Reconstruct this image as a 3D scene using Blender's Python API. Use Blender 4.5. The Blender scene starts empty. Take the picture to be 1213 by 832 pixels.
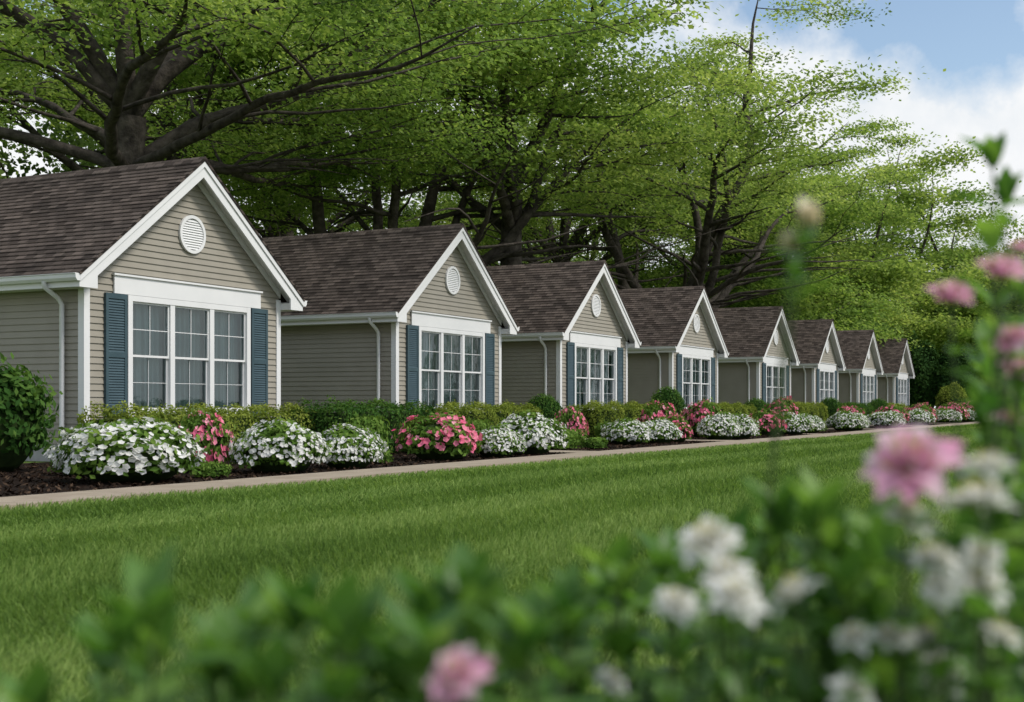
import bpy, math, random
import numpy as np
from mathutils import Vector, Matrix
scene=bpy.context.scene
COL=scene.collection
D2R=math.radians
YAW=D2R(26.9); CS=math.cos(YAW); SN=math.sin(YAW)
CAMH=0.92

# ------------------------------------------------------------------ materials
class NT:
    def __init__(s,mat):
        s.t=mat.node_tree; s.n=s.t.nodes; s.l=s.t.links
    def node(s,typ,**kw):
        n=s.n.new(typ)
        for k,v in kw.items(): setattr(n,k,v)
        return n
    def link(s,a,b): s.l.new(a,b)
def newmat(name):
    m=bpy.data.materials.new(name); m.use_nodes=True
    nt=NT(m); nt.n.clear()
    out=nt.node('ShaderNodeOutputMaterial')
    return m,nt,out
def ramp(nt,fac,stops):
    r=nt.node('ShaderNodeValToRGB')
    el=r.color_ramp.elements
    while len(el)<len(stops): el.new(0.5)
    for e,(p,c) in zip(el,stops):
        e.position=p; e.color=(c[0],c[1],c[2],1)
    if fac is not None: nt.link(fac,r.inputs[0])
    return r.outputs[0]
def noise(nt,vec,scale,detail=4,rough=.55):
    n=nt.node('ShaderNodeTexNoise'); n.inputs['Scale'].default_value=scale
    n.inputs['Detail'].default_value=detail; n.inputs['Roughness'].default_value=rough
    if vec is not None: nt.link(vec,n.inputs['Vector'])
    return n.outputs['Fac']
def math_(nt,op,a,b=None):
    n=nt.node('ShaderNodeMath',operation=op)
    for i,v in enumerate((a,b)):
        if v is None: continue
        if isinstance(v,(int,float)): n.inputs[i].default_value=v
        else: nt.link(v,n.inputs[i])
    return n.outputs[0]
def bump(nt,h,strength=.3,dist=.01):
    b=nt.node('ShaderNodeBump'); b.inputs['Strength'].default_value=strength
    b.inputs['Distance'].default_value=dist; nt.link(h,b.inputs['Height'])
    return b.outputs[0]
def principled(nt,out,col,rough=.6,spec=.3,normal=None):
    p=nt.node('ShaderNodeBsdfPrincipled')
    if isinstance(col,tuple): p.inputs['Base Color'].default_value=(*col,1)
    else: nt.link(col,p.inputs['Base Color'])
    p.inputs['Roughness'].default_value=rough
    p.inputs['Specular IOR Level'].default_value=spec
    if normal is not None: nt.link(normal,p.inputs['Normal'])
    nt.link(p.outputs[0],out.inputs[0])
    return p
def coords(nt,kind='Object'):
    return nt.node('ShaderNodeTexCoord').outputs[kind]
def worldpos(nt): return nt.node('ShaderNodeNewGeometry').outputs['Position']

def simple_mat(name,c1,c2,scale=3,rough=.6,spec=.3,bs=0,bd=.005,bscale=60,world=False):
    m,nt,out=newmat(name)
    v=worldpos(nt) if world else coords(nt)
    f=noise(nt,v,scale,5)
    c=ramp(nt,f,[(.3,c1),(.7,c2)])
    nm=bump(nt,noise(nt,v,bscale,4),bs,bd) if bs else None
    principled(nt,out,c,rough,spec,nm)
    return m
def leaf_mat(name,stops,trans=.45,rough=.5,wscale=.12,wamt=.35,tcol=(1.2,1.25,.7),spec=0,stretch=None):
    m,nt,out=newmat(name)
    a=nt.node('ShaderNodeAttribute',attribute_name='tint').outputs['Fac']
    if wamt>0:
        wp=worldpos(nt)
        if stretch:
            mp=nt.node('ShaderNodeMapping'); mp.inputs['Scale'].default_value=stretch; nt.link(wp,mp.inputs[0]); wp=mp.outputs[0]
        n=noise(nt,wp,wscale,1)
        f=math_(nt,'ADD',a,math_(nt,'MULTIPLY',math_(nt,'SUBTRACT',n,.5),wamt*2))
    else: f=a
    c=ramp(nt,f,stops)
    if spec:
        p=nt.node('ShaderNodeBsdfPrincipled'); nt.link(c,p.inputs['Base Color'])
        p.inputs['Roughness'].default_value=rough; p.inputs['Specular IOR Level'].default_value=spec
    else:
        p=nt.node('ShaderNodeBsdfDiffuse'); nt.link(c,p.inputs[0])
    if trans<=0:
        nt.link(p.outputs[0],out.inputs[0]); return m
    t=nt.node('ShaderNodeBsdfTranslucent')
    mm=nt.node('ShaderNodeMix',data_type='RGBA',blend_type='MULTIPLY'); mm.inputs[0].default_value=1
    nt.link(c,mm.inputs[6]); mm.inputs[7].default_value=(*tcol,1)
    nt.link(mm.outputs[2],t.inputs[0])
    x=nt.node('ShaderNodeMixShader'); x.inputs[0].default_value=trans
    nt.link(p.outputs[0],x.inputs[1]); nt.link(t.outputs[0],x.inputs[2]); nt.link(x.outputs[0],out.inputs[0])
    return m

M={}
M['siding']=simple_mat('siding',(.272,.25,.205),(.312,.288,.237),2,.55,.3,.15,.003,40)
M['white']=simple_mat('white_paint',(.68,.685,.68),(.74,.74,.735),1.5,.45,.35)
M['found']=simple_mat('foundation',(.30,.30,.29),(.42,.42,.41),4,.9,.1,.4,.01,30)
M['shutter']=simple_mat('shutter_paint',(.034,.066,.080),(.046,.084,.100),3,.5,.35)
M['bark']=simple_mat('bark',(.026,.022,.019),(.11,.094,.08),3,.9,.1,1.0,.06,9)
M['curtain']=simple_mat('curtain_cloth',(.27,.33,.33),(.37,.43,.42),2,.8,.1)
M['stem']=simple_mat('stem',(.035,.065,.018),(.06,.09,.028),8,.6,.3)
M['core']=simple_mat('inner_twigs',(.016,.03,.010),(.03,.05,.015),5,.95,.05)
M['petalwhite']=leaf_mat('petal_white',[(0,(.70,.72,.62)),(.4,(.83,.83,.79)),(1,(.88,.88,.86))],.4,.6,2,0,(1,1,1))
M['petalpink']=leaf_mat('petal_pink',[(0,(.58,.07,.17)),(.5,(.82,.19,.31)),(1,(.88,.42,.50))],.3,.6,2,0,(1,1,1))
M['petalmauve']=leaf_mat('petal_mauve',[(0,(.74,.28,.48)),(.5,(.86,.50,.66)),(1,(.90,.76,.82))],.4,.6,2,0,(1,1,1))
M['petalcream']=leaf_mat('petal_cream',[(0,(.75,.66,.42)),(1,(.88,.82,.66))],.35,.6,2,0,(1,1,1))
M['stamen']=simple_mat('stamen',(.60,.54,.22),(.70,.62,.30),10,.7,.1)
M['treeleaf']=leaf_mat('tree_leaf',[(0,(.065,.115,.030)),(.42,(.175,.28,.062)),(1,(.37,.47,.13))],.5,wscale=.14,wamt=.6,tcol=(1.3,1.3,.8))
M['treeleaf2']=leaf_mat('tree_leaf_yellow',[(0,(.09,.15,.038)),(.45,(.225,.325,.08)),(1,(.41,.49,.16))],.5,wscale=.14,wamt=.5,tcol=(1.3,1.3,.8))
M['wood']=leaf_mat('wood_leaf',[(0,(.045,.08,.025)),(.5,(.13,.20,.055)),(1,(.26,.36,.10))],.4,wamt=0)
M['dark']=leaf_mat('evergreen_leaf',[(0,(.014,.035,.012)),(.5,(.03,.07,.02)),(1,(.06,.115,.03))],.2,wamt=0)
M['hedgey']=leaf_mat('hedge_leaf_yellow',[(0,(.06,.10,.02)),(.5,(.16,.215,.035)),(1,(.29,.33,.07))],.3,.5,1.2,.25)
M['hedgeg']=leaf_mat('hedge_leaf_green',[(0,(.02,.055,.014)),(.5,(.045,.11,.024)),(1,(.11,.19,.04))],.3,.45,1.2,.2)
M['bedleaf']=leaf_mat('bed_leaf',[(0,(.05,.10,.02)),(.5,(.10,.19,.035)),(1,(.19,.28,.06))],.3,.5,1.5,.2)
M['nearleaf']=leaf_mat('garden_leaf',[(0,(.04,.115,.028)),(.5,(.11,.23,.050)),(1,(.23,.37,.095))],.45,.42,2.0,.3,(1.35,1.4,.6),.35)
M['grassblade']=leaf_mat('grass_blade',[(0,(.075,.135,.032)),(.5,(.150,.245,.058)),(1,(.27,.36,.11))],.4,.55,.5,.45,stretch=(1,.35,1))

m,nt,out=newmat('lawn_ground'); v=worldpos(nt)
f=math_(nt,'ADD',math_(nt,'MULTIPLY',noise(nt,v,.35,4),.6),math_(nt,'MULTIPLY',noise(nt,v,25,4),.4))
principled(nt,out,ramp(nt,f,[(.3,(.06,.10,.02)),(.5,(.10,.16,.035)),(.7,(.15,.22,.05))]),.9,.05,bump(nt,noise(nt,v,40,4),.8,.03)); M['lawn']=m
m,nt,out=newmat('mulch'); v=worldpos(nt)
f=noise(nt,v,18,8,.7)
principled(nt,out,ramp(nt,f,[(.35,(.006,.004,.003)),(.55,(.022,.014,.010)),(.75,(.06,.04,.028))]),.95,.1,bump(nt,noise(nt,v,30,6,.7),1,.04)); M['mulch']=m
M['chip']=leaf_mat('bark_chip',[(0,(.008,.005,.004)),(.6,(.03,.02,.014)),(1,(.09,.06,.04))],0,.9,wamt=0)
m,nt,out=newmat('path_concrete'); v=worldpos(nt)
base=ramp(nt,noise(nt,v,2.5,6,.65),[(.3,(.28,.23,.17)),(.7,(.39,.33,.255))])
spk=ramp(nt,noise(nt,v,90,3),[(.35,(.75,.75,.75)),(.6,(1,1,1))])
mm=nt.node('ShaderNodeMix',data_type='RGBA',blend_type='MULTIPLY'); mm.inputs[0].default_value=1
nt.link(base,mm.inputs[6]); nt.link(spk,mm.inputs[7])
principled(nt,out,mm.outputs[2],.85,.2,bump(nt,noise(nt,v,60,4),.3,.005)); M['path']=m
m,nt,out=newmat('shingles'); co=coords(nt)
sep=nt.node('ShaderNodeSeparateXYZ'); nt.link(co,sep.inputs[0])
oi=nt.node('ShaderNodeObjectInfo')
cmb=nt.node('ShaderNodeCombineXYZ')
nt.link(math_(nt,'ADD',sep.outputs[0],math_(nt,'MULTIPLY',oi.outputs['Random'],40)),cmb.inputs[0])
nt.link(math_(nt,'MULTIPLY',math_(nt,'SUBTRACT',sep.outputs[2],3.10),1.636),cmb.inputs[1])
br=nt.node('ShaderNodeTexBrick'); nt.link(cmb.outputs[0],br.inputs['Vector'])
br.inputs['Scale'].default_value=1; br.inputs['Brick Width'].default_value=.22; br.inputs['Row Height'].default_value=.1405
br.inputs['Mortar Size'].default_value=.006; br.inputs['Bias'].default_value=0
br.inputs['Color1'].default_value=(.045,.036,.031,1); br.inputs['Color2'].default_value=(.130,.106,.092,1); br.inputs['Mortar'].default_value=(.025,.02,.017,1)
big=ramp(nt,noise(nt,co,1.3,4),[(.3,(.74,.74,.74)),(.7,(1.2,1.17,1.15))])
fine=ramp(nt,noise(nt,co,140,3,.7),[(.3,(.6,.6,.6)),(.7,(1.3,1.3,1.3))])
m1=nt.node('ShaderNodeMix',data_type='RGBA',blend_type='MULTIPLY'); m1.inputs[0].default_value=1
nt.link(br.outputs[0],m1.inputs[6]); nt.link(big,m1.inputs[7])
m2=nt.node('ShaderNodeMix',data_type='RGBA',blend_type='MULTIPLY'); m2.inputs[0].default_value=1
nt.link(m1.outputs[2],m2.inputs[6]); nt.link(fine,m2.inputs[7])
principled(nt,out,m2.outputs[2],.95,.15,bump(nt,noise(nt,co,90,4),.5,.006)); M['shingle']=m
m,nt,out=newmat('window_glass')
fr=nt.node('ShaderNodeFresnel'); fr.inputs[0].default_value=1.5
f=math_(nt,'MINIMUM',math_(nt,'ADD',math_(nt,'MULTIPLY',fr.outputs[0],1.0),.06),1.0)
tr=nt.node('ShaderNodeBsdfTransparent'); tr.inputs[0].default_value=(.80,.9,.9,1)
gl=nt.node('ShaderNodeBsdfGlossy'); gl.inputs['Roughness'].default_value=.03; gl.inputs[0].default_value=(.85,.93,.93,1)
nt.link(bump(nt,noise(nt,coords(nt),1.6,2),.08,.05),gl.inputs['Normal'])
x=nt.node('ShaderNodeMixShader'); nt.link(f,x.inputs[0]); nt.link(tr.outputs[0],x.inputs[1]); nt.link(gl.outputs[0],x.inputs[2]); nt.link(x.outputs[0],out.inputs[0]); M['glass']=m

# ------------------------------------------------------------------ mesh helpers
def fast_mesh(name,V,F,mat,tint=None,smooth=False):
    me=bpy.data.meshes.new(name)
    V=np.asarray(V,dtype=np.float32); F=np.asarray(F,dtype=np.int32)
    n,k=F.shape
    me.vertices.add(len(V)); me.vertices.foreach_set('co',V.ravel())
    me.loops.add(n*k); me.loops.foreach_set('vertex_index',F.ravel())
    me.polygons.add(n); me.polygons.foreach_set('loop_start',np.arange(0,n*k,k,dtype=np.int32))
    if smooth: me.polygons.foreach_set('use_smooth',np.ones(n,dtype=bool))
    mats=mat if isinstance(mat,(list,tuple)) else [mat]
    for mm in mats: me.materials.append(mm)
    if tint is not None:
        a=me.attributes.new('tint','FLOAT','FACE'); a.data.foreach_set('value',np.asarray(tint,dtype=np.float32))
    me.update(calc_edges=True)
    return me
class MB:
    def __init__(s): s.v=[]; s.f=[]; s.m=[]
    def poly(s,pts,m=0):
        i=len(s.v); s.v+= [tuple(p) for p in pts]; s.f.append(tuple(range(i,i+len(pts)))); s.m.append(m)
    def box(s,x0,x1,y0,y1,z0,z1,m=0):
        if x0>x1:x0,x1=x1,x0
        if y0>y1:y0,y1=y1,y0
        if z0>z1:z0,z1=z1,z0
        i=len(s.v)
        s.v+=[(x0,y0,z0),(x1,y0,z0),(x1,y1,z0),(x0,y1,z0),(x0,y0,z1),(x1,y0,z1),(x1,y1,z1),(x0,y1,z1)]
        for q in ((0,3,2,1),(4,5,6,7),(0,1,5,4),(1,2,6,5),(2,3,7,6),(3,0,4,7)):
            s.f.append(tuple(i+a for a in q)); s.m.append(m)
    def prismx(s,prof,x0,x1,m=0):
        n=len(prof)
        s.poly([(x1,y,z) for y,z in prof],m); s.poly([(x0,y,z) for y,z in reversed(prof)],m)
        for i in range(n):
            a=prof[i]; b=prof[(i+1)%n]
            s.poly([(x0,*a),(x0,*b),(x1,*b),(x1,*a)],m)
    def mesh(s,name,mats,smooth=False):
        me=bpy.data.meshes.new(name); me.from_pydata(s.v,[],s.f)
        for q in mats: me.materials.append(q)
        me.polygons.foreach_set('material_index',s.m)
        me.update()
        return me
def obj(name,data,parent=None,loc=(0,0,0),rotz=0,scale=1,**props):
    o=bpy.data.objects.new(name,data); COL.objects.link(o)
    if parent is not None: o.parent=parent
    o.location=loc; o.rotation_euler=(0,0,rotz)
    o.scale=(scale,)*3 if isinstance(scale,(int,float)) else scale
    for k,v in props.items(): o[k]=v
    return o
def copy_tree(o,parent=None):
    c=o.copy(); COL.objects.link(c)
    if parent is not None: c.parent=parent
    for ch in list(o.children): copy_tree(ch,c)
    return c
def nrm(a): return a/np.maximum(np.linalg.norm(a,axis=-1,keepdims=True),1e-9)
def leaf_quads(C,N,L,W,rng,fold=.0):
    n=len(C); N=nrm(N); T=nrm(np.cross(N,rng.normal(size=(n,3)))); B=np.cross(N,T)
    L=np.broadcast_to(L,(n,))[:,None]; W=np.broadcast_to(W,(n,))[:,None]
    V=np.empty((n,4,3)); 
    V[:,0]=C-T*L*.5; V[:,1]=C+B*W*.5+T*L*.06+N*fold*W; V[:,2]=C+T*L*.5; V[:,3]=C-B*W*.5+T*L*.06+N*fold*W
    F=np.arange(n*4).reshape(n,4)
    return V.reshape(-1,3),F
def blossom_quads(C,N,S,rng,np_=5):
    n=len(C); N=nrm(N); T=nrm(np.cross(N,rng.normal(size=(n,3)))); B=np.cross(N,T)
    S=np.broadcast_to(S,(n,))[:,None]
    out=[]
    for k in range(np_):
        a=2*math.pi*k/np_; d=T*math.cos(a)+B*math.sin(a); e=-T*math.sin(a)+B*math.cos(a)
        q=np.stack([C, C+d*S*.32+e*S*.24+N*S*.10, C+d*S*.5+N*S*.16, C+d*S*.32-e*S*.24+N*S*.10],1)
        out.append(q)
    V=np.stack(out,1).reshape(-1,3)
    return V,np.arange(len(V)).reshape(-1,4)
def tubes(lines,name,mat):
    V=[];F=[];off=0
    for pts,rad,sides in lines:
        pts=np.asarray(pts,float); n=len(pts)
        tg=np.gradient(pts,axis=0); tg=nrm(tg)
        ref=np.array([0,0,1.]) if abs(tg[0][2])<.9 else np.array([1.,0,0])
        a=nrm(np.cross(tg,ref)); b=np.cross(tg,a)
        ang=np.arange(sides)*2*math.pi/sides
        ring=pts[:,None]+np.asarray(rad)[:,None,None]*(a[:,None]*np.cos(ang)[None,:,None]+b[:,None]*np.sin(ang)[None,:,None])
        V.append(ring.reshape(-1,3))
        i=np.arange(n-1)[:,None]*sides; j=np.arange(sides)[None]; j2=(j+1)%sides
        F.append(np.stack([i+j,i+j2,i+sides+j2,i+sides+j],-1).reshape(-1,4)+off)
        off+=n*sides
    return fast_mesh(name,np.concatenate(V),np.concatenate(F),mat,smooth=True)

# ------------------------------------------------------------------ ground and beds
mb=MB(); mb.poly([(-700,-300,0),(500,-300,0),(500,900,0),(-700,900,0)])
obj('ground',mb.mesh('ground',[M['lawn']]),kind='structure',label='wide green mown lawn ground')
mb=MB(); mb.box(-16.3,-10.08,2,96,-.05,.02)
obj('planting_bed',mb.mesh('planting_bed',[M['mulch']]),kind='structure',label='dark bark mulch planting bed along the houses')
mb=MB()
y=-2.0
while y<100:
    mb.box(-10.1,-9.2,y+.006,y+1.494,-.05,.045); y+=1.5
HY=[18.54,28.2,37.25,46.85,57.9,67.7,78.1,89.0]
for a,b in zip(HY[:-1],HY[1:]):
    c=(a+b)/2-.2
    x=-10.11
    while x>-17:
        mb.box(x-1.19,x,c-.5,c+.5,-.05,.045); x-=1.2
obj('footpath',mb.mesh('footpath',[M['path']]),kind='structure',label='tan concrete footpath between the lawn and beds')
rng=np.random.default_rng(3)
n=26000
C=np.stack([rng.uniform(-15.9,-10.15,n),3+ (rng.random(n)**1.5)*45,rng.uniform(.02,.05,n)],1)
keep=np.ones(n,bool)
for a,b in zip(HY[:-1],HY[1:]):
    c=(a+b)/2-.2; keep&=np.abs(C[:,1]-c)>.52
C=C[keep];n=len(C)
V,F=leaf_quads(C,np.stack([rng.normal(0,.6,n),rng.normal(0,.6,n),np.ones(n)],1),rng.uniform(.04,.11,n),rng.uniform(.015,.04,n),rng)
obj('bark_mulch',fast_mesh('bark_mulch',V,F,M['chip'],rng.random(n)),kind='stuff',label='loose dark bark mulch chips on the bed')

rng=np.random.default_rng(5)
R0,R1=2.0,85.0
def dens(r): return 2600*np.minimum(1,(8/r)**2)
rr=np.linspace(R0,R1,2000); pdf=dens(rr)*rr; cdf=np.cumsum(pdf); tot=cdf[-1]*(rr[1]-rr[0])
A0,A1=D2R(-6),D2R(54)
n=int(tot*(A1-A0)); r=np.interp(rng.random(n),cdf/cdf[-1],rr); th=rng.uniform(A0,A1,n)
X=-np.sin(th)*r; Y=np.cos(th)*r
k=(X>-9.22+.02*np.sin(Y*3.1))&(Y<96); X=X[k];Y=Y[k];r=r[k];n=len(X)
stripe=np.tanh(3*np.sin(2*math.pi*(X+.25*np.sin(Y*.12))/1.9))
hgt=rng.uniform(.03,.068,n)*(1+.25*np.sin(X*.9+1.3*np.sin(Y*.5)))
wd=.0035*np.maximum(1,r/6)*rng.uniform(.7,1.3,n)
az=rng.uniform(0,2*math.pi,n); bx=np.cos(az)*wd; by=np.sin(az)*wd
ln=rng.normal(0,.026,(n,2))+np.array([.004,.0]); ln[:,1]+=stripe*.018
V=np.empty((n,4,3))
z0=np.zeros(n)
V[:,0]=np.stack([X-bx,Y-by,z0],1); V[:,1]=np.stack([X+bx,Y+by,z0],1)
V[:,2]=np.stack([X+bx*.3+ln[:,0],Y+by*.3+ln[:,1],hgt],1); V[:,3]=np.stack([X-bx*.3+ln[:,0],Y-by*.3+ln[:,1],hgt],1)
obj('lawn_grass',fast_mesh('lawn_grass',V.reshape(-1,3),np.arange(n*4).reshape(n,4),M['grassblade'],np.clip(rng.normal(.5,.24,n)+stripe*.14,0,1)),kind='stuff',label='short mown green lawn grass')
print('blades',n)

# ------------------------------------------------------------------ house
PK=5.43; SL=.772; HW=2.62; EV=3.02; DEP=8.0
def build_house():
    h=obj('house',None,label='beige clapboard cottage with brown shingle gable roof and teal shutters',category='house',group='row of cottages along the footpath')
    mb=MB(); e=.112
    z=.30
    def seg(y0a,y1a,y0b,y1b,z0,z1):
        mb.poly([(.02,y0a,z0),(.02,y1a,z0),(0,y1b,z1),(0,y0b,z1)])
        mb.poly([(0,y0a,z0),(0,y1a,z0),(.02,y1a,z0),(.02,y0a,z0)])
    while z<PK-.14:
        z1=min(z+e,PK-.14)
        h0=min(HW,(PK-.13-z)/SL); h1=min(HW,(PK-.13-z1)/SL)
        if z1>.86 and z<2.78:
            seg(-h0,-1.60,-h1,-1.60,z,z1); seg(1.60,h0,1.60,h1,z,z1)
        else: seg(-h0,h0,-h1,h1,z,z1)
        if z<3.2:
            for s in (-1,1):
                mb.poly([(0,s*(HW+.02),z),(-DEP,s*(HW+.02),z),(-DEP,s*HW,z1),(0,s*HW,z1)])
                mb.poly([(0,s*HW,z),(-DEP,s*HW,z),(-DEP,s*(HW+.02),z),(0,s*(HW+.02),z)])
        mb.poly([(-DEP-.02,h0,z),(-DEP-.02,-h0,z),(-DEP,-h1,z1),(-DEP,h1,z1)])
        z=z1
    obj('wall',mb.mesh('wall',[M['siding']]),h,label='beige horizontal lap siding wall')
    mb=MB(); mb.box(-DEP+.01,-.012,-HW+.012,HW-.012,0,.31)
    obj('foundation',mb.mesh('foundation',[M['found']]),h)
    for s in (-1,1):
        for xa,xb in ((-.10,.032),(-DEP-.03,-DEP+.1)):
            mb=MB(); mb.box(xa,xb,s*(HW-.10),s*(HW+.032),.27,3.06)
            obj('corner_trim',mb.mesh('corner_trim',[M['white']]),h)
    mb=MB(); XF=.345; XB=-DEP-.3
    Ls=(EV+.03)*math.sqrt(1+SL*SL); ex=.1405; ca=1/math.sqrt(1+SL*SL); sa=SL*ca
    for s in (-1,1):
        t=0
        def P(x,t,o):
            y=(EV+.03)-t*ca+o*sa; zz=PK-SL*(EV+.03)+t*sa+o*ca
            return (x,s*y,zz)
        while t<Ls-.001:
            t1=min(t+ex,Ls)
            mb.poly([P(XF,t,.018),P(XB,t,.018),P(XB,t1,.002),P(XF,t1,.002)])
            mb.poly([P(XF,t,.0),P(XB,t,.0),P(XB,t,.018),P(XF,t,.018)])
            t=t1
        mb.poly([P(XF,0,-.03),P(XB,0,-.03),P(XB,0,.01),P(XF,0,.01)])
        mb.poly([P(XF,0,-.03),P(XF,Ls,-.03),P(XF,Ls,.012),P(XF,0,.012)])
        mb.poly([P(XB,0,-.03),P(XB,Ls,-.03),P(XB,Ls,.012),P(XB,0,.012)])
        mb.poly([P(XF,0,-.03),P(XB,0,-.03),P(XB,Ls,-.03),P(XF,Ls,-.03)])
    x=XF+.004
    while x>XB:
        mb.prismx([(-.15,PK+.002-SL*.15+.03),(0,PK+.045),(.15,PK+.002-SL*.15+.03),(.15,PK-SL*.15+.005),(0,PK+.01),(-.15,PK-SL*.15+.005)],max(x-.2,XB),x-.004); x-=.2
    obj('roof',mb.mesh('roof',[M['shingle']]),h,label='brown asphalt shingle gable roof')
    mb=MB()
    for s in (-1,1):
        t=PK-.045; b=t-.29
        pr=[(0,t),(s*EV,t-SL*EV),(s*EV,2.86),(s*(HW+.0),2.86),(s*(HW+.0),b-SL*HW),(0,b)]
        mb.prismx(pr,.27,.305)
        pr=[(0,t+.0),(s*(EV+.01),t-SL*(EV+.01)),(s*(EV+.01),t-SL*(EV+.01)-.10),(0,t-.10)]
        mb.prismx(pr,.306,.33)
        pr=[(0,t-.10),(s*EV,t-.10-SL*EV),(s*EV,t-.13-SL*EV),(0,t-.13)]
        mb.prismx(pr,.03,.268)
        pr=[(0,t-.135),(s*HW,t-.135-SL*HW),(s*HW,t-.27-SL*HW),(0,t-.27)]
        mb.prismx(pr,.022,.05)
        mb.box(.03,.268,s*(HW+.035),s*(EV-.005),2.865,3.0)
    obj('rake_board',mb.mesh('rake_board',[M['white']]),h,label='white painted gable rake trim')
    for s in (-1,1):
        mb=MB()
        mb.box(-DEP-.25,.268,s*(EV-.035),s*EV,2.862,PK-.05-SL*EV)
        mb.box(-DEP-.25,.028,s*(HW+.034),s*(EV-.034),2.864,2.89)
        obj('soffit',mb.mesh('soffit',[M['white']]),h)
    for s in (-1,1):
        mb=MB()
        mb.prismx([(s*(EV+.004),2.955),(s*(EV+.07),2.955),(s*(EV+.105),3.0),(s*(EV+.11),3.055),(s*(EV+.125),3.065),(s*(EV+.125),3.075),(s*(EV+.004),3.075)],-DEP-.28,.33)
        obj('gutter',mb.mesh('gutter',[M['white']]),h)
        pts=[(-.42,s*(EV+.06),2.97),(-.42,s*(EV+.05),2.88),(-.42,s*(HW+.16),2.72),(-.42,s*(HW+.075),2.62),(-.42,s*(HW+.075),.25),(-.40,s*(HW+.09),.14),(-.30,s*(HW+.22),.09)]
        P_=np.array(pts)
        obj('downspout',tubes([(P_,[.042]*len(P_),8)],'downspout',M['white']),h)
    mb=MB(); mb.box(.021,.055,-1.98,1.98,2.845,3.15); mb.box(.021,.085,-2.01,2.01,3.151,3.185)
    obj('frieze_board',mb.mesh('frieze_board',[M['white']]),h,label='wide white board above the window')
    mb=MB(); cz=4.07; n=40
    for i in range(n):
        a=2*math.pi*i/n; b=2*math.pi*(i+1)/n
        def q(x,r,t): return (x,r*math.cos(t),cz+r*math.sin(t))
        R_,r_=.35,.29
        mb.poly([q(.06,r_,a),q(.06,R_,a),q(.06,R_,b),q(.06,r_,b)])
        mb.poly([q(.015,R_,a),q(.06,R_,a),q(.06,R_,b),q(.015,R_,b)])
        mb.poly([q(.02,r_,a),q(.06,r_,a),q(.06,r_,b),q(.02,r_,b)])
    z=-.27
    while z<.26:
        w=math.sqrt(max(.29**2-(z+.02)**2,0)); 
        mb.poly([(.052,-w,cz+z),(.052,w,cz+z),(.026,w,cz+z+.05),(.026,-w,cz+z+.05)])
        mb.poly([(.022,-w,cz+z),(.022,w,cz+z),(.052,w,cz+z),(.052,-w,cz+z)])
        z+=.045
    obj('gable_vent',mb.mesh('gable_vent',[M['white']]),h,label='round white louvred gable vent')
    def shutter(y0):
        mb=MB(); w=.50; z0,z1=.76,2.84; st=.06
        mb.box(.022,.045,y0,y0+w,z0,z1)
        mb.box(.046,.07,y0,y0+st,z0,z1); mb.box(.046,.07,y0+w-st,y0+w,z0,z1)
        zm=(z0+z1)/2
        for a,b in ((z0,z0+.09),(zm-.045,zm+.045),(z1-.09,z1)): mb.box(.046,.07,y0+st+.001,y0+w-st-.001,a,b)
        for a,b in ((z0+.09,zm-.045),(zm+.045,z1-.09)):
            z=a
            while z+.045<=b+.001:
                mb.poly([(.066,y0+st,z),(.066,y0+w-st,z),(.048,y0+w-st,z+.042),(.048,y0+st,z+.042)])
                mb.poly([(.047,y0+st,z),(.047,y0+w-st,z),(.066,y0+w-st,z),(.066,y0+st,z)])
                z+=.045
        return mb.mesh('shutter',[M['shutter']])
    obj('shutter',shutter(-2.19),h,label='dark teal louvred shutter'); obj('shutter',shutter(1.69),h,label='dark teal louvred shutter')
    win=obj('window',None,h,label='wide white triple window with glazing bars')
    fr=MB(); W=1.66; z0,z1=.78,2.84
    fr.box(-.10,.06,-W,-W+.11,z0,z1-.0); fr.box(-.10,.06,W-.11,W,z0,z1)
    fr.box(-.10,.058,-W+.111,W-.111,z1-.10,z1); fr.box(-.10,.058,-W+.111,W-.111,z0,z0+.08)
    fr.box(-.0,.10,-W-.03,W+.03,z0-.045,z0-.001)
    iw=(2*(W-.11)-2*.12)/3; ys=[]
    y=-W+.11
    for i in range(3):
        ys.append((y,y+iw)); y+=iw
        if i<2: fr.box(-.10,.05,y+.001,y+.119,z0+.081,z1-.101)
        y+=.12
    za,zb=z0+.08,z1-.10; zm=(za+zb)/2
    for (a,b) in ys:
        for (lo,hi,x) in ((zm-.02,zb,.0),(za,zm+.02,-.035)):
            r=.03; upper=x==0
            fr.box(x-.015,x+.018,a+.001,a+r,lo,hi); fr.box(x-.015,x+.018,b-r,b-.001,lo,hi)
            fr.box(x-.015,x+.0175,a+r+.001,b-r-.001,lo+.001,lo+.04); fr.box(x-.015,x+.0175,a+r+.001,b-r-.001,hi-.035,hi-.001)
            g_=.0065 if upper else .004
            mid=(a+b)/2
            fr.box(x-.004,x+.006,mid-g_,mid+g_,lo+.046,hi-.041)
            zz=(lo+hi)/2
            fr.box(x-.004,x+.0065,a+r+.001,b-r-.001,zz-g_,zz+g_)
    obj('frame',fr.mesh('frame',[M['white']]),win)
    for (a,b) in ys:
        g=MB()
        for (lo,hi,x) in ((zm,zb,-.008),(za,zm,-.043)):
            g.poly([(x,a+.01,lo),(x,b-.01,lo),(x,b-.01,hi),(x,a+.01,hi)])
        obj('pane',g.mesh('pane',[M['glass']]),win)
    n=420; yy=np.linspace(-1.56,1.56,n); xx=-.20+.028*np.sin(yy*42+2*np.sin(yy*3))+.012*np.sin(yy*97)
    V=np.concatenate([np.stack([xx,yy,np.full(n,.8)],1),np.stack([xx,yy,np.full(n,2.84)],1)])
    i=np.arange(n-1); F=np.stack([i,i+1,i+1+n,i+n],1)
    obj('curtain',fast_mesh('curtain',V,F,M['curtain'],smooth=True),win)
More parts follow.
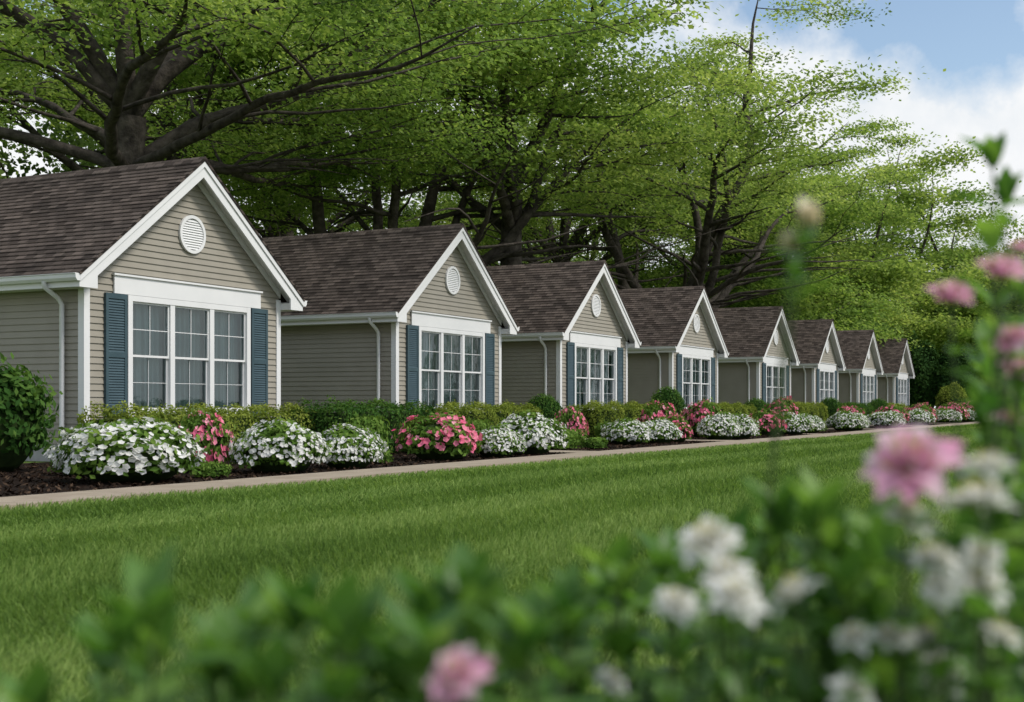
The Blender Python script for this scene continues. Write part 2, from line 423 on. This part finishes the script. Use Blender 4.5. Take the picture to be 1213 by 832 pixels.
    mb=MB(); mb.box(-.30,-.10,-1.72,-1.605,.7,2.9); mb.box(-.30,-.10,1.605,1.72,.7,2.9); mb.box(-.3,-.1,-1.6,1.6,2.845,2.9); mb.box(-.3,-.1,-1.6,1.6,.7,.775)
    mb.box(-.32,-.301,-1.72,1.72,.7,2.9)
    obj('reveal',mb.mesh('reveal',[M['curtain']]),win)
    return h
h0=build_house(); h0.location=(-16,HY[0],0)
for y in HY[1:]:
    c=copy_tree(h0); c.location=(-16,y,0)

# ------------------------------------------------------------------ trees
def tree_meshes(seed,H,R,crotch,tr,nlimb,leafL,nper,elmin=15,elmax=80,mat='treeleaf',multi=False,clump=(.62,.62,.16),nsub=7,ntw=5,lt=.5,zleaf=0,extra=()):
    rng=np.random.default_rng(seed); lines=[]; tips=[]
    k=7; t=np.linspace(0,1,k)
    tp=np.stack([.25*np.sin(t*2.5+seed)*t,.25*np.cos(t*2+seed)*t,t*crotch],1)
    rad=tr*(1-.22*t); rad[0]*=1.45; rad[1]*=1.08
    lines.append((tp,rad,12))
    def grow(p,d,L,r0,level,target):
        n=max(4,int(L/(.9 if level<2 else .5))); pts=[p]; ds=[d]
        for i in range(n):
            d=d+rng.normal(0,.13 if level else .13,3); d[2]+=(target-d[2])*(.16 if level==0 else .22); d=d/np.linalg.norm(d)
            p=p+d*L/n; pts.append(p); ds.append(d)
        pts=np.array(pts); tt=np.linspace(0,1,n+1); rr=np.maximum(r0*(1-tt)**.8*.95+r0*.05,.014)
        if level==2:
            if pts[-1][2]<zleaf: return
            lines.append((pts,rr,3))
            for f in (.35,.7,1.0): tips.append(pts[int(f*n)])
            return
        lines.append((pts,rr,(8,5,3)[level]))
        if level==1: tips.append(pts[-1])
        else:
            for f in (.6,.7,.8,.9,1): tips.append(pts[int(f*n)]+rng.normal(0,.3,3))
        ns=nsub if level==0 else ntw
        for j in range(ns):
            f=.25+.75*(j+rng.random()*.8)/ns; i=min(int(f*n),n); q=pts[i]; dd=ds[i]
            hz=np.array([dd[0],dd[1],0]); hl=np.linalg.norm(hz)
            if hl<.45:
                a=rng.uniform(0,2*math.pi); hz=np.array([math.cos(a),math.sin(a),0])
            else:
                hz/=hl; a=(1 if j%2 else -1)*rng.uniform(.5,1.15); c_,s_=math.cos(a),math.sin(a)
                hz=np.array([hz[0]*c_-hz[1]*s_,hz[0]*s_+hz[1]*c_,0])
            z=rng.uniform(.05,.55) if level==0 else rng.uniform(-.05,.3)
            nd=hz+np.array([0,0,z]); nd/=np.linalg.norm(nd)
            base=L*(.58 if level==0 else .5)*(1.15-.6*f)
            if level==0 and hl<.45: base=max(base,R*.42*(1.1-.5*f))
            grow(q,nd,min(base,R*.5)*rng.uniform(.8,1.2),max(min(rr[i]*.6,r0*.36),.014),level+1,.08 if level==0 else .0)
    for i in range(nlimb):
        f=(i+.5)/nlimb
        el=D2R(elmax-(elmax-elmin)*f**.8); a=i*2.399+rng.uniform(-.3,.3)+seed
        d=np.array([math.cos(a)*math.cos(el),math.sin(a)*math.cos(el),math.sin(el)])
        Lv=(H-crotch)*1.02; L=1/math.sqrt((math.sin(el)/Lv)**2+(math.cos(el)/R)**2)
        st=tp[-1] if not multi else tp[-1-(i%2)]
        if f>.5 and not multi: st=tp[-2]
        grow(np.array(st),d,L*rng.uniform(.9,1.1),tr*lt*(1.1-.5*f),0,.9 if el>1.0 else (.4 if el>.6 else .12))
    for (a,el,L,r_) in extra:
        d=np.array([math.cos(a)*math.cos(el),math.sin(a)*math.cos(el),math.sin(el)])
        grow(np.array(tp[-2]),d,L,r_,0,.10)
    tips=np.array(tips)
    if zleaf: tips=tips[tips[:,2]>zleaf-.5*rng.random(len(tips))]
    nt_=len(tips)
    C=np.repeat(tips,nper,0)+rng.normal(size=(nt_*nper,3))*np.array(clump)
    n=len(C); N=np.stack([rng.normal(.22,.65,n),rng.normal(-.15,.65,n),np.ones(n)],1)
    L=leafL*rng.uniform(.7,1.3,n)
    V,F=leaf_quads(C,N,L,L*.62,rng,.05)
    tint=np.repeat(rng.normal(.5,.2,nt_),nper)+rng.normal(0,.13,n)
    print('tree',seed,'tips',nt_,'leaves',n)
    return tubes(lines,'trunk',M['bark']),fast_mesh('crown',V,F,M[mat],np.clip(tint,0,1))
TA=tree_meshes(11,23,14,9.6,.62,12,.18,50,elmin=18,elmax=78,nsub=8,ntw=5,lt=.46,zleaf=9.6,extra=((D2R(72)-.3,D2R(12),15.5,.21),(D2R(95)-.3,D2R(24),14,.19)))
TB=tree_meshes(23,25,11,10.5,.58,10,.22,52,elmin=34,elmax=82,mat='treeleaf',nsub=8,zleaf=13.5,lt=.55)
TC=tree_meshes(37,25,12.5,3.2,.62,11,.22,58,elmin=42,elmax=80,mat='treeleaf2',multi=True,clump=(.8,.8,.2),lt=.62,nsub=9,zleaf=10.8)
TD=tree_meshes(41,18,8,4,.34,10,.25,58,elmin=18,elmax=80,mat='treeleaf2',clump=(.75,.75,.28),nsub=6,ntw=5,zleaf=3)
TE=(TD[0],None)
tdk=TD[1].copy(); tdk.materials.clear(); tdk.materials.append(M['treeleaf']); TE=(TD[0],tdk)
def tree(T,x,y,s,rot,label,sz=None):
    o=obj('tree',None,None,(x,y,0),rot,(s,s,sz or s),label=label,category='tree',group='trees behind the cottages')
    obj('trunk',T[0],o); obj('crown',T[1],o)
    return o
L1='large spreading tree with dark forked trunk behind a cottage'
L2='tall tree with green layered crown behind the cottages'
L3='many-stemmed tree with airy yellow-green crown'
L4='smaller bright green leafy tree beyond the cottages'
tree(TA,-28,29.3,1,0.3,L1)
tree(TB,-26.5,52.4,1,1.0,L2)
tree(TC,-31,49.5,.95,2.0,L3)
tree(TC,-26,71.5,1.05,.6,L3)
for T,x,y,s,r,l in ((TB,-40,44,1,2,L2),(TB,-46,62,1.05,3,L2),(TD,-44,72,1.0,1,L4),(TB,-38,82,1,5,L2),(TB,-31,98,1.05,1.3,L2),(TC,-44,92,.9,1,L3),
    (TE,-26,93,1.1,0,L4),(TD,-34,108,1.3,2,L4),(TD,-24.5,109,1.3,3,L4),(TE,-23,122,1.5,5,L4),(TD,-18,134,1.45,1,L4),(TE,-11,143,1.3,4,L4),(TD,-3,146,1.2,2,L4),(TE,7,148,1.2,0,L4),(TB,-46,30,1,1,L2)):
    tree(T,x,y,s,r,l)
rng=np.random.default_rng(8)
def wood_pts(n,p0,p1,h,thick):
    t=rng.random(n); p0=np.array(p0);p1=np.array(p1); Lw=np.linalg.norm(p1-p0); s=t*Lw
    top=h*(.82+.14*np.sin(s*.31)+.1*np.sin(s*.83+1)+.06*np.sin(s*2.1))
    z=rng.random(n)**.9*top
    dd=nrm((p1-p0)[None])[0]; nn=np.array([dd[1],-dd[0]])
    bul=thick*(np.sin(s*.55+z*.2)+np.sin(s*1.3+z*.6))*.4+rng.normal(0,.8,n)
    xy=p0[None]+dd[None]*s[:,None]+nn[None]*bul[:,None]
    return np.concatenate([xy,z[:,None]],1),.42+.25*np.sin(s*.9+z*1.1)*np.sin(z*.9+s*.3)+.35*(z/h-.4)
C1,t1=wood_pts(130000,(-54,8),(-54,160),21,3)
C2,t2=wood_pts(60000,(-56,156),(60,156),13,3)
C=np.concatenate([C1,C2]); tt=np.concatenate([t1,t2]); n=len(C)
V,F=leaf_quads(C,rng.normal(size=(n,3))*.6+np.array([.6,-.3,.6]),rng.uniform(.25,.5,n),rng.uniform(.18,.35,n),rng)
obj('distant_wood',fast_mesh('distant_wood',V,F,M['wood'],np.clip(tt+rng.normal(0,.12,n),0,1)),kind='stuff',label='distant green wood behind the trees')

# ------------------------------------------------------------------ shrubs, hedges
def ico_core(scale,z0):
    import bmesh
    bm=bmesh.new(); bmesh.ops.create_icosphere(bm,subdivisions=3,radius=1)
    V=np.array([v.co[:] for v in bm.verts]); F=np.array([[v.index for v in f.verts] for f in bm.faces]); bm.free()
    V=V*np.array(scale); V[:,2]=np.maximum(V[:,2]+z0,0.0)
    return V,F
def join_core(V,F,tint,Vc,Fc,name,mats,cm=1):
    me=bpy.data.meshes.new(name)
    faces=[tuple(f) for f in F.tolist()]+[tuple(int(i)+len(V) for i in f) for f in Fc]
    me.from_pydata(np.concatenate([V,Vc]).tolist(),[],faces)
    for m_ in mats: me.materials.append(m_)
    mi=np.zeros(len(faces),dtype=np.int32); mi[len(F):]=cm; me.polygons.foreach_set('material_index',mi)
    a=me.attributes.new('tint','FLOAT','FACE'); a.data.foreach_set('value',np.concatenate([tint,np.zeros(len(Fc))]).astype(np.float32))
    me.update(); return me
def lump(d,rng_ph,amp):
    return 1+amp*(np.sin(d[:,0]*4+rng_ph[0])*np.sin(d[:,1]*4.3+rng_ph[1])+.6*np.sin(d[:,2]*7+rng_ph[2])*np.sin(d[:,0]*8+rng_ph[0]))
def mound(seed,rx,h,nleaf,leafL,mat,cone=False,amp=.09,low=.0,fuzz=.06):
    rng=np.random.default_rng(seed); ph=rng.uniform(0,6,3)
    d=nrm(rng.normal(size=(nleaf,3))); d[:,2]=np.where(d[:,2]<-.35,-d[:,2],d[:,2])
    rad=lump(d,ph,amp)*(1+rng.normal(-fuzz*.5,fuzz,nleaf))
    zc=h*.42
    P=d*rad[:,None]*np.array([rx,rx,h*.58]); P[:,2]+=zc
    N=d+rng.normal(0,.5,(nleaf,3))
    k=P[:,2]>.01; P=P[k];N=N[k];n=len(P)
    V,F=leaf_quads(P,N,leafL*rng.uniform(.7,1.3,n),leafL*.55*rng.uniform(.8,1.2,n),rng,.08)
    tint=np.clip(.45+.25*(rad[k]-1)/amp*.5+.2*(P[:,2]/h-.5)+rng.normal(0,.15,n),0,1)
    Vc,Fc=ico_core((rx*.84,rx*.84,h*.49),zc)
    return join_core(V,F,tint,Vc,Fc,'foliage',[M[mat],M['core']]),ph
def blossoms(seed,ph,rx,h,n,size,mat,amp=.09,zmin=.0,patch=0):
    rng=np.random.default_rng(seed+100)
    d=nrm(rng.normal(size=(n*2,3))); d=d[d[:,2]>zmin-.3][:n]; n=len(d)
    if patch:
        k=(np.sin(d[:,0]*5+ph[1])+np.sin(d[:,1]*5+ph[2])+np.sin(d[:,2]*6))>-patch; d=d[k]; n=len(d)
    rad=lump(d,ph,amp)*rng.uniform(.98,1.12,n)
    P=d*rad[:,None]*np.array([rx,rx,h*.58]); P[:,2]+=h*.42
    N=d+rng.normal(0,.35,(n,3))+np.array([.1,0,.35])
    V,F=blossom_quads(P,N,size*rng.uniform(.7,1.2,n),rng)
    return fast_mesh('blossoms',V,F,M[mat],np.clip(np.repeat(rng.normal(.6,.2,n),5),0,1))
WM=[]
for i in range(4):
    f,ph=mound(60+i,.5,.6,2800,.075,'bedleaf',amp=.12,fuzz=.09)
    WM.append((f,blossoms(60+i,ph,.5,.6,900,.060,'petalwhite',amp=.12,patch=1.5)))
PM=[]
for i in range(3):
    f,ph=mound(80+i,.5,.6,1900,.085,'bedleaf',amp=.16,fuzz=.1)
    PM.append((f,blossoms(80+i,ph,.5,.6,400,.09,'petalpink',amp=.16,patch=.8)))
GM=[mound(90+i,.5,.6,1500,.12,'bedleaf',amp=.18,fuzz=.14)[0] for i in range(3)]
RM=[mound(95,.5,1.0,4200,.055,'hedgeg',amp=.03)[0]]
rr_=random.Random(4)
def flower_mound(kind,x,y,d,h,lab=None):
    src={'w':WM,'p':PM}[kind]; t=rr_.choice(src)
    l=lab or {'w':'low mound covered in white blossoms on dark mulch','p':'low pink flowering shrub on dark mulch'}[kind]
    d*=1.12; h*=1.06
    o=obj('flowering_shrub',None,None,(x,y,.0),rr_.uniform(0,6),(d*rr_.uniform(.88,1.12),d,h/.6),label=l,category='shrub',group='flowering shrubs along the path')
    obj('foliage',t[0],o); obj('blossoms',t[1],o,kind='stuff')
def green(x,y,d,h): 
    obj('leafy_plant',rr_.choice(GM),None,(x,y,0),rr_.uniform(0,6),(d,d,h/.6),label='low green leafy plant on dark mulch',category='plant',group='green plants in the bed')
for a in (('w',-11.2,11.9,1.38,.68),('p',-12.0,14.15,.74,.72),('w',-10.95,14.5,1.1,.64),('w',-10.8,15.95,.85,.56),
    ('p',-11.1,19.2,1.12,.68),('w',-10.75,20.6,.75,.5),('w',-10.85,22.0,1.15,.7),
    ('w',-11.5,28.7,.95,.55),('w',-11.3,30.2,.9,.55),('p',-11.3,31.4,.8,.6),('p',-12.9,28.6,.7,.8),
    ('w',-10.8,33.6,1.0,.66),('w',-10.8,35.2,1.0,.62),('p',-12.3,36.8,1.0,.95),('p',-12.4,33.2,.9,.9),
    ('w',-10.9,41.3,1.1,.62),('w',-10.8,43,.9,.6),('p',-12.2,44.5,1.0,.95),('p',-11.3,39.8,.9,.7),('p',-13,48,1.0,1.1),
    ('w',-10.8,48.8,1.1,.65),('w',-10.9,50.6,1.0,.6),('p',-11.6,53,1.0,.85),('w',-10.9,57,1.2,.65),('p',-11.2,59.8,1.3,.85),
    ('w',-11,65,1.3,.7),('p',-11.4,68.5,1.3,.95),('w',-11,74,1.4,.7),('w',-11,82,1.4,.7),('p',-11.2,78,1.4,1.0),('w',-12.0,38.5,.9,.6),('p',-11.4,87,1.4,1.1)):
    flower_mound(*a)
for a in ((-10.9,13.0,.42,.2),(-12.6,18.3,.6,.4),(-12.4,16.6,.5,.35),(-11.2,17.4,.4,.25),(-11.4,24.6,.7,.35),(-11.9,26,.8,.4),(-11,25.6,.5,.25),(-12.9,21.6,.7,.45),
    (-12.4,30,.8,.5),(-11.5,38,.8,.4),(-11.4,46,.9,.4),(-13,34.5,1,.6),(-13,42,1.1,.6),(-12.8,49,1.1,.6),(-12.8,12.6,.5,.35),(-13.2,20.0,.8,.7),(-13.3,24.4,.7,.6),(-13.1,39.6,.9,.7)): green(*a)
def hedge(seed,x0,x1,y0,y1,h,mat,label,leafL=.06):
    rng=np.random.default_rng(seed); lx=x1-x0; ly=y1-y0
    A=[lx*ly,ly*h,ly*h,lx*h,lx*h]; n=int(sum(A)*850); s=rng.choice(5,n,p=np.array(A)/sum(A))
    u=rng.random(n);v=rng.random(n); P=np.zeros((n,3));N=np.zeros((n,3))
    P[:,0]=np.where(s==1,lx,np.where(s==2,0,u*lx)); P[:,1]=np.where(s==3,0,np.where(s==4,ly,np.where(s==0,v*ly,u*ly)))
    P[:,2]=np.where(s==0,h,v*h)
    for i,nv in enumerate(((0,0,1),(1,0,0),(-1,0,0),(0,-1,0),(0,1,0))): N[s==i]=nv
    c=np.array([lx/2,ly/2,h*.45]); q=(P-c)/np.array([lx/2,ly/2,h*.55])
    e=np.maximum(np.abs(q[:,0])**6+np.abs(q[:,2])**6,1e-6)**(1/6.); f=np.where(e>1,1/e,1); P[:,0]=c[0]+(P[:,0]-c[0])*f; P[:,2]=c[2]+(P[:,2]-c[2])*f
    w=.05*(np.sin(P[:,1]*3.1+seed)+np.sin(P[:,1]*7.7+P[:,2]*6+seed)+np.sin(P[:,0]*9+P[:,1]*4.3))
    P+=N*(w*.8+rng.normal(0,.035,n))[:,None]
    NN=N+rng.normal(0,.55,(n,3))+np.array([0,0,.3])
    V,F=leaf_quads(P,NN,leafL*rng.uniform(.7,1.4,n),leafL*.6*rng.uniform(.7,1.3,n),rng,.08)
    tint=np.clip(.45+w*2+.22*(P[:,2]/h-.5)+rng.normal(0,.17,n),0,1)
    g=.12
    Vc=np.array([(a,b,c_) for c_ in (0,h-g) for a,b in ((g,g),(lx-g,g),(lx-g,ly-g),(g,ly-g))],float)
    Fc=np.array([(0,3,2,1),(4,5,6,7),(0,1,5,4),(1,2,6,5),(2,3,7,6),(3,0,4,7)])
    obj('hedge',join_core(V,F,tint,Vc,Fc,'hedge',[M[mat],M['core']]),None,(x0,y0,0),label=label,category='hedge')
LY='clipped yellow-green hedge below a cottage window'; LG='clipped dark green hedge beside a cottage'
hedge(1,-15.2,-14.1,15.0,20.3,.84,'hedgey',LY)
hedge(2,-14.5,-13.4,19.6,23.0,.93,'hedgeg',LG)
hedge(3,-15.2,-14.1,25.0,29.6,.9,'hedgey',LY)
hedge(4,-15.0,-14.0,32.9,38.0,.95,'hedgey',LY)
hedge(5,-15.0,-14.0,43.5,48.0,.95,'hedgey',LY)
hedge(6,-15.0,-14.0,54.5,59.5,1.0,'hedgey',LY)
hedge(7,-15.0,-13.9,64.5,69.5,1.0,'hedgeg',LG)
hedge(8,-15.0,-13.9,74.5,80,1.0,'hedgey',LY)
for x,y,d,h in ((-14.6,30.6,1.1,1.2),(-14.4,39.4,1.2,1.5),(-14.4,49.4,1.2,1.2),(-14.2,60.8,1.2,1.3),(-14,71,1.3,1.3)):
    obj('round_shrub',RM[0],None,(x,y,0),y,(d,d,h),label='rounded clipped green shrub between cottages',category='shrub',group='rounded shrubs')
f,_=mound(120,.85,1.45,4200,.13,'hedgeg',amp=.10,fuzz=.12)
obj('broadleaf_shrub',f,None,(-14.7,12.75,0),0,1,label='dark green broadleaf shrub beside the beige side wall',category='shrub')
E=[mound(130+i,1.6,5.2,9000,.24,'dark',amp=.12,fuzz=.1)[0] for i in range(2)]
for i,(x,y,s) in enumerate(((-14.2,99,.95),(-11.5,101,1.05),(-8.6,100,.9),(-5.5,103,1.1),(-2,102,1),(2,104,1.1),(6,103,1),(-17.5,104,1.1),(-12.8,96.5,.5),(-9.8,95.5,.45),(10,104,1.0))):
    obj('evergreen_shrub',E[i%2],None,(x,y,0),i*1.3,s,label='dense dark evergreen shrub at the lawn edge',category='shrub',group='evergreen shrubs closing the lawn')
f,_=mound(140,1.1,2.0,3500,.14,'hedgey',amp=.1)
obj('golden_shrub',f,None,(-13.4,93.5,0),0,(1,1,1.2),label='golden leaved shrub beyond the last cottage',category='shrub')

# ------------------------------------------------------------------ near garden plants
def GP(r,f,h): return np.array([r*CS-f*SN, r*SN+f*CS, h])
def near_leaf(V,F,base,d,up,L,W,droop):
    d=d/np.linalg.norm(d); side=np.cross(d,up); side/=max(np.linalg.norm(side),1e-6); nn=np.cross(side,d)
    k=8; off=len(V)
    for i in range(k+1):
        t=i/k; w=W*.5*(math.sin(math.pi*min(1,t**.75))**.9)+.0006
        c=base+d*L*t-np.array([0,0,1.])*droop*L*t*t+nn*.06*L*math.sin(t*3)
        V.append(c-side*w+nn*w*.35); V.append(c); V.append(c+side*w+nn*w*.35)
    for i in range(k):
        a=off+i*3
        F.append((a,a+1,a+4,a+3)); F.append((a+1,a+2,a+5,a+4))
def flower_mesh(seed,D,mat,layers=4,cup=.3,npet=9,wid=.28):
    rng=np.random.default_rng(seed); V=[];F=[]
    for l in range(layers):
        for k in range(npet):
            a=2*math.pi*(k+.5*l)/npet+rng.normal(0,.12); el=cup*.5+l*.36+rng.normal(0,.12)
            d=np.array([math.cos(a)*math.cos(el),math.sin(a)*math.cos(el),math.sin(el)])
            near_leaf(V,F,np.zeros(3),d,np.array([0,0,1.]),D*.5*(1-.12*l)*rng.uniform(.85,1.1),D*wid,.12)
    n=len(F)
    return fast_mesh('petals',np.array(V),np.array(F),M[mat],np.repeat(np.clip(rng.normal(.55,.25,n//16),0,1),16),smooth=True)
def center_mesh(D):
    rng=np.random.default_rng(1); n=16; d=nrm(rng.normal(size=(n,3))*np.array([.6,.6,1])); d[:,2]=abs(d[:,2])+.5; d=nrm(d)
    lines=[(np.array([[0,0,0],d_*D*.2,d_*D*.34+np.array([0,0,.02*D])]),[D*.01,D*.01,D*.022],4) for d_ in d]
    return tubes(lines,'stamens',M['stamen'])
FL={'white':[flower_mesh(i,.046,'petalwhite') for i in range(3)],'mauve':[flower_mesh(10+i,.05,'petalmauve') for i in range(2)],
    'cream':[flower_mesh(20,.040,'petalcream',3,2.2,6,.34)],'pinkbud':[flower_mesh(25+i,.045,'petalmauve',3,1.2,7,.3) for i in range(2)]}
CM=center_mesh(.046)
pr=np.random.default_rng(77)
def garden_plant(r,f,h,flower=None,fs=1.0,leaf=.075,start=.45,gap=.045,lab=None,lean=.05,top=True,extra=(),tilt=.45):
    base=GP(r+pr.normal(0,lean*.5),f+pr.normal(0,lean*.5),0); tip=GP(r,f,h)
    n=9; t=np.linspace(0,1,n)[:,None]; bend=pr.normal(0,.02,3); bend[2]=0
    pts=base+(tip-base)*t+bend*np.sin(t*math.pi)
    o=obj('garden_plant',None,None,tuple(base),0,1,label=lab or 'leafy green garden plant with pointed glossy leaves',category='plant',group='garden plants at the near edge of the lawn')
    P0=pts-base
    lines=[(P0,np.linspace(.0036,.0016,n),6)]
    V=[];F=[]
    z=start*h; k=0; a0=pr.uniform(0,6)
    up=np.array([0,0,1.])
    while z<h-.012:
        tt=z/h; c=np.array([np.interp(tt,t[:,0],P0[:,j]) for j in range(3)])
        a=a0+k*math.pi/2
        for s in (0,math.pi):
            aa=a+s+pr.normal(0,.25); el=pr.uniform(.2,.9)
            L=leaf*pr.uniform(.7,1.15)*(1 if tt<.9 else .85)
            near_leaf(V,F,c,np.array([math.cos(aa)*math.cos(el),math.sin(aa)*math.cos(el),math.sin(el)]),up,L,L*pr.uniform(.34,.46),pr.uniform(.1,.35))
        z+=gap*pr.uniform(.8,1.2); k+=1
    if top:
        for j in range(5):
            aa=a0+j*1.26+pr.normal(0,.2); el=pr.uniform(.7,1.3); L=leaf*pr.uniform(.6,.95)
            near_leaf(V,F,P0[-1],np.array([math.cos(aa)*math.cos(el),math.sin(aa)*math.cos(el),math.sin(el)]),up,L,L*.38,.1)
    for (dr,df,hh,kind,s_) in extra:
        e=GP(r+dr,f+df,hh)-base; st=P0[6]
        lines.append((np.array([st,(st+e)/2+np.array([0,0,-.01]),e]),[.002,.0018,.0015],5))
    obj('stem',tubes(lines,'stem',M['stem']),o)
    if F:
        m_=len(F)//16
        obj('leaves',fast_mesh('leaves',np.array(V),np.array(F),M['nearleaf'],np.repeat(np.clip(pr.normal(.5,.22,m_),0,1),16),smooth=True),o)
    tocam=-GP(r,f,0); tocam/=np.linalg.norm(tocam)
    def addf(kind,loc,s_):
        fl=obj('flower',None,o,tuple(loc),0,s_)
        ax=Vector(tuple(tocam*tilt+np.array([0,0,1.])+pr.normal(0,.3,3))).normalized()
        q=ax.to_track_quat('Z','Y'); fl.rotation_euler=q.to_euler()
        ms=FL[kind]; obj('petals',ms[int(pr.integers(len(ms)))],fl); 
        if kind not in('cream',): obj('stamens',CM,fl)
    if flower: addf(flower,P0[-1],fs)
    for (dr,df,hh,kind,s_) in extra: addf(kind,GP(r+dr,f+df,hh)-base,s_)
def K(r,f,h,f2):
    s=f2/f; return r*s,f2,CAMH-(CAMH-h)*s
RX=[-.52,-.44,-.36,-.30,-.22,-.12,-.04,.03,.096,.147,.20,.28,.33,.40,.47,.52,.62]
RH=[.60,.67,.73,.68,.735,.70,.755,.725,.765,.795,.765,.845,.81,.765,.82,.89,.95]
for i in range(150):
    f=pr.uniform(1.15,1.95); q=pr.uniform(-.50,.62)
    if q<.05: f=pr.uniform(.95,1.4)
    if q<-.18 and pr.random()<.5: continue
    hh=np.interp(q,RX,RH)-abs(pr.normal(0,.03))-.03
    r=q*f/1.3; h=CAMH-(CAMH-hh)*f/1.3
    garden_plant(r,f,h,leaf=pr.uniform(.065,.10),start=.5,gap=.045)
W='garden plant with green leaves and soft white flower heads'; PK_='garden plant with pink flowers on a slender stem'
garden_plant(*K(.370,1.2,.863,1.1),'mauve',1.9,lab=PK_,top=False,leaf=.06,start=.75,tilt=.55)
for r,f,h,s in ((.457,1.5,.78,1.25),(.504,1.4,.805,1.6),(.198,1.3,.775,1.45),(.215,1.3,.745,1.1),(.223,1.3,.722,1.2),(.287,1.3,.725,1.3),(.487,1.5,.735,1.1),(.354,1.2,.70,1.1),(.177,1.4,.70,1.0),(.504,1.4,.72,1.2),(.397,1.2,.668,1.1),(.33,1.25,.69,.9),(.55,1.5,.84,1.1),(.30,1.15,.66,1.0),(.09,1.2,.66,.8),(.42,1.3,.68,1.0),(.47,1.3,.765,.9),(.45,1.2,.70,1.0),(.43,1.3,.735,.9)):
    garden_plant(*K(r,f,h+.004,1.04+.10*pr.random()),'white',s*1.0,lab=W,leaf=.05,start=.74,gap=.05,top=False,tilt=.45)
garden_plant(*K(-.044,1.1,.69,.95),'mauve',1.1,lab=PK_,top=False,leaf=.05,start=.8)
garden_plant(*K(.574,1.7,1.055,1.5),'pinkbud',1.6,lab=PK_,leaf=.045,start=.72,gap=.10,top=False)
garden_plant(*K(.60,1.6,1.078,1.4),'pinkbud',1.5,lab=PK_,leaf=.05,start=.6,gap=.09,top=False,extra=((.02,.02,1.062,'pinkbud',1.3),(.018,.0,.99,'mauve',1.1)))
garden_plant(*K(.70,1.8,.965,1.5),'pinkbud',1.3,lab=PK_,leaf=.065,start=.5,gap=.06,top=False,extra=((.0,.02,.90,'mauve',1.1),))
garden_plant(*K(.66,1.7,1.0,1.5),'pinkbud',1.1,lab=PK_,leaf=.065,start=.5,gap=.06,top=False)
garden_plant(*K(.665,1.7,1.12,1.5),'pinkbud',1.0,lab=PK_,leaf=.065,start=.6,gap=.07,top=False)
garden_plant(.272,1.2,1.088,'cream',1.45,lab='slender garden stem with a cream bud and leaves',leaf=.06,start=.935,gap=.018,top=False,extra=((-.014,0,1.066,'cream',1.1),))
garden_plant(.63,1.7,1.23,None,leaf=.09,start=.6,gap=.065,lab='tall leafy stem rising above the garden plants')
garden_plant(.665,1.75,1.19,None,leaf=.08,start=.5,gap=.06,lab='tall leafy stem rising above the garden plants')
garden_plant(.65,1.65,1.05,None,leaf=.07,start=.5,gap=.06,lab='tall leafy stem rising above the garden plants')
for i in range(22):
    f=pr.uniform(1.6,2.3); q=pr.uniform(.36,.44); garden_plant(q*f,f,pr.uniform(.78,1.0),leaf=.075,start=.4,gap=.05)

# ------------------------------------------------------------------ world, sun, camera
w=bpy.data.worlds.new('World'); scene.world=w; w.use_nodes=True
nt=NT(w); nt.n.clear(); out=nt.node('ShaderNodeOutputWorld'); bg=nt.node('ShaderNodeBackground'); bg.inputs[1].default_value=.112
sky=nt.node('ShaderNodeTexSky'); sky.sky_type='NISHITA'; sky.sun_disc=False
EL,AZ=D2R(50),D2R(80)
sky.sun_elevation=EL; sky.sun_rotation=AZ
g=nt.node('ShaderNodeTexCoord').outputs['Generated']
sep=nt.node('ShaderNodeSeparateXYZ'); nt.link(g,sep.inputs[0])
nz=noise(nt,g,3.2,8,.62)
nz2=noise(nt,g,13,5,.6)
el=nt.node('ShaderNodeMapRange'); nt.link(sep.outputs[2],el.inputs[0]); el.inputs[1].default_value=.17; el.inputs[2].default_value=.29; el.inputs[3].default_value=.28; el.inputs[4].default_value=0
f=math_(nt,'ADD',math_(nt,'ADD',nz,el.outputs[0]),math_(nt,'MULTIPLY',math_(nt,'SUBTRACT',nz2,.5),.35))
cf=ramp(nt,f,[(.44,(0,0,0)),(.60,(1,1,1))])
shade=ramp(nt,nz2,[(.35,(7.3,7.7,8.1)),(.6,(8.6,8.7,8.8))])
sm=nt.node('ShaderNodeMix',data_type='RGBA',blend_type='MULTIPLY'); sm.inputs[0].default_value=1; nt.link(sky.outputs[0],sm.inputs[6]); sm.inputs[7].default_value=(1.6,1.55,1.45,1)
mx=nt.node('ShaderNodeMix',data_type='RGBA'); nt.link(cf,mx.inputs[0]); nt.link(sm.outputs[2],mx.inputs[6]); nt.link(shade,mx.inputs[7])
nt.link(mx.outputs[2],bg.inputs[0]); nt.link(bg.outputs[0],out.inputs[0])
sl=bpy.data.lights.new('sun','SUN'); sl.energy=3.1; sl.angle=D2R(12); sl.color=(1,.95,.88)
so=bpy.data.objects.new('sun',sl); COL.objects.link(so)
dv=Vector((math.cos(EL)*math.sin(AZ),math.cos(EL)*math.cos(AZ),math.sin(EL)))
so.rotation_euler=dv.to_track_quat('Z','Y').to_euler(); so.location=(20,0,30)
cam=bpy.data.cameras.new('camera'); co=bpy.data.objects.new('camera',cam); COL.objects.link(co)
co.location=(0,0,CAMH); co.rotation_euler=(D2R(90),0,YAW)
cam.sensor_width=36; cam.lens=45.65; cam.shift_y=66/1213; cam.clip_end=2000; cam.clip_start=.05
cam.dof.use_dof=True; cam.dof.focus_distance=26; cam.dof.aperture_fstop=3.2
scene.camera=co
scene.view_settings.view_transform='Standard'; scene.view_settings.look='None'; scene.view_settings.exposure=0
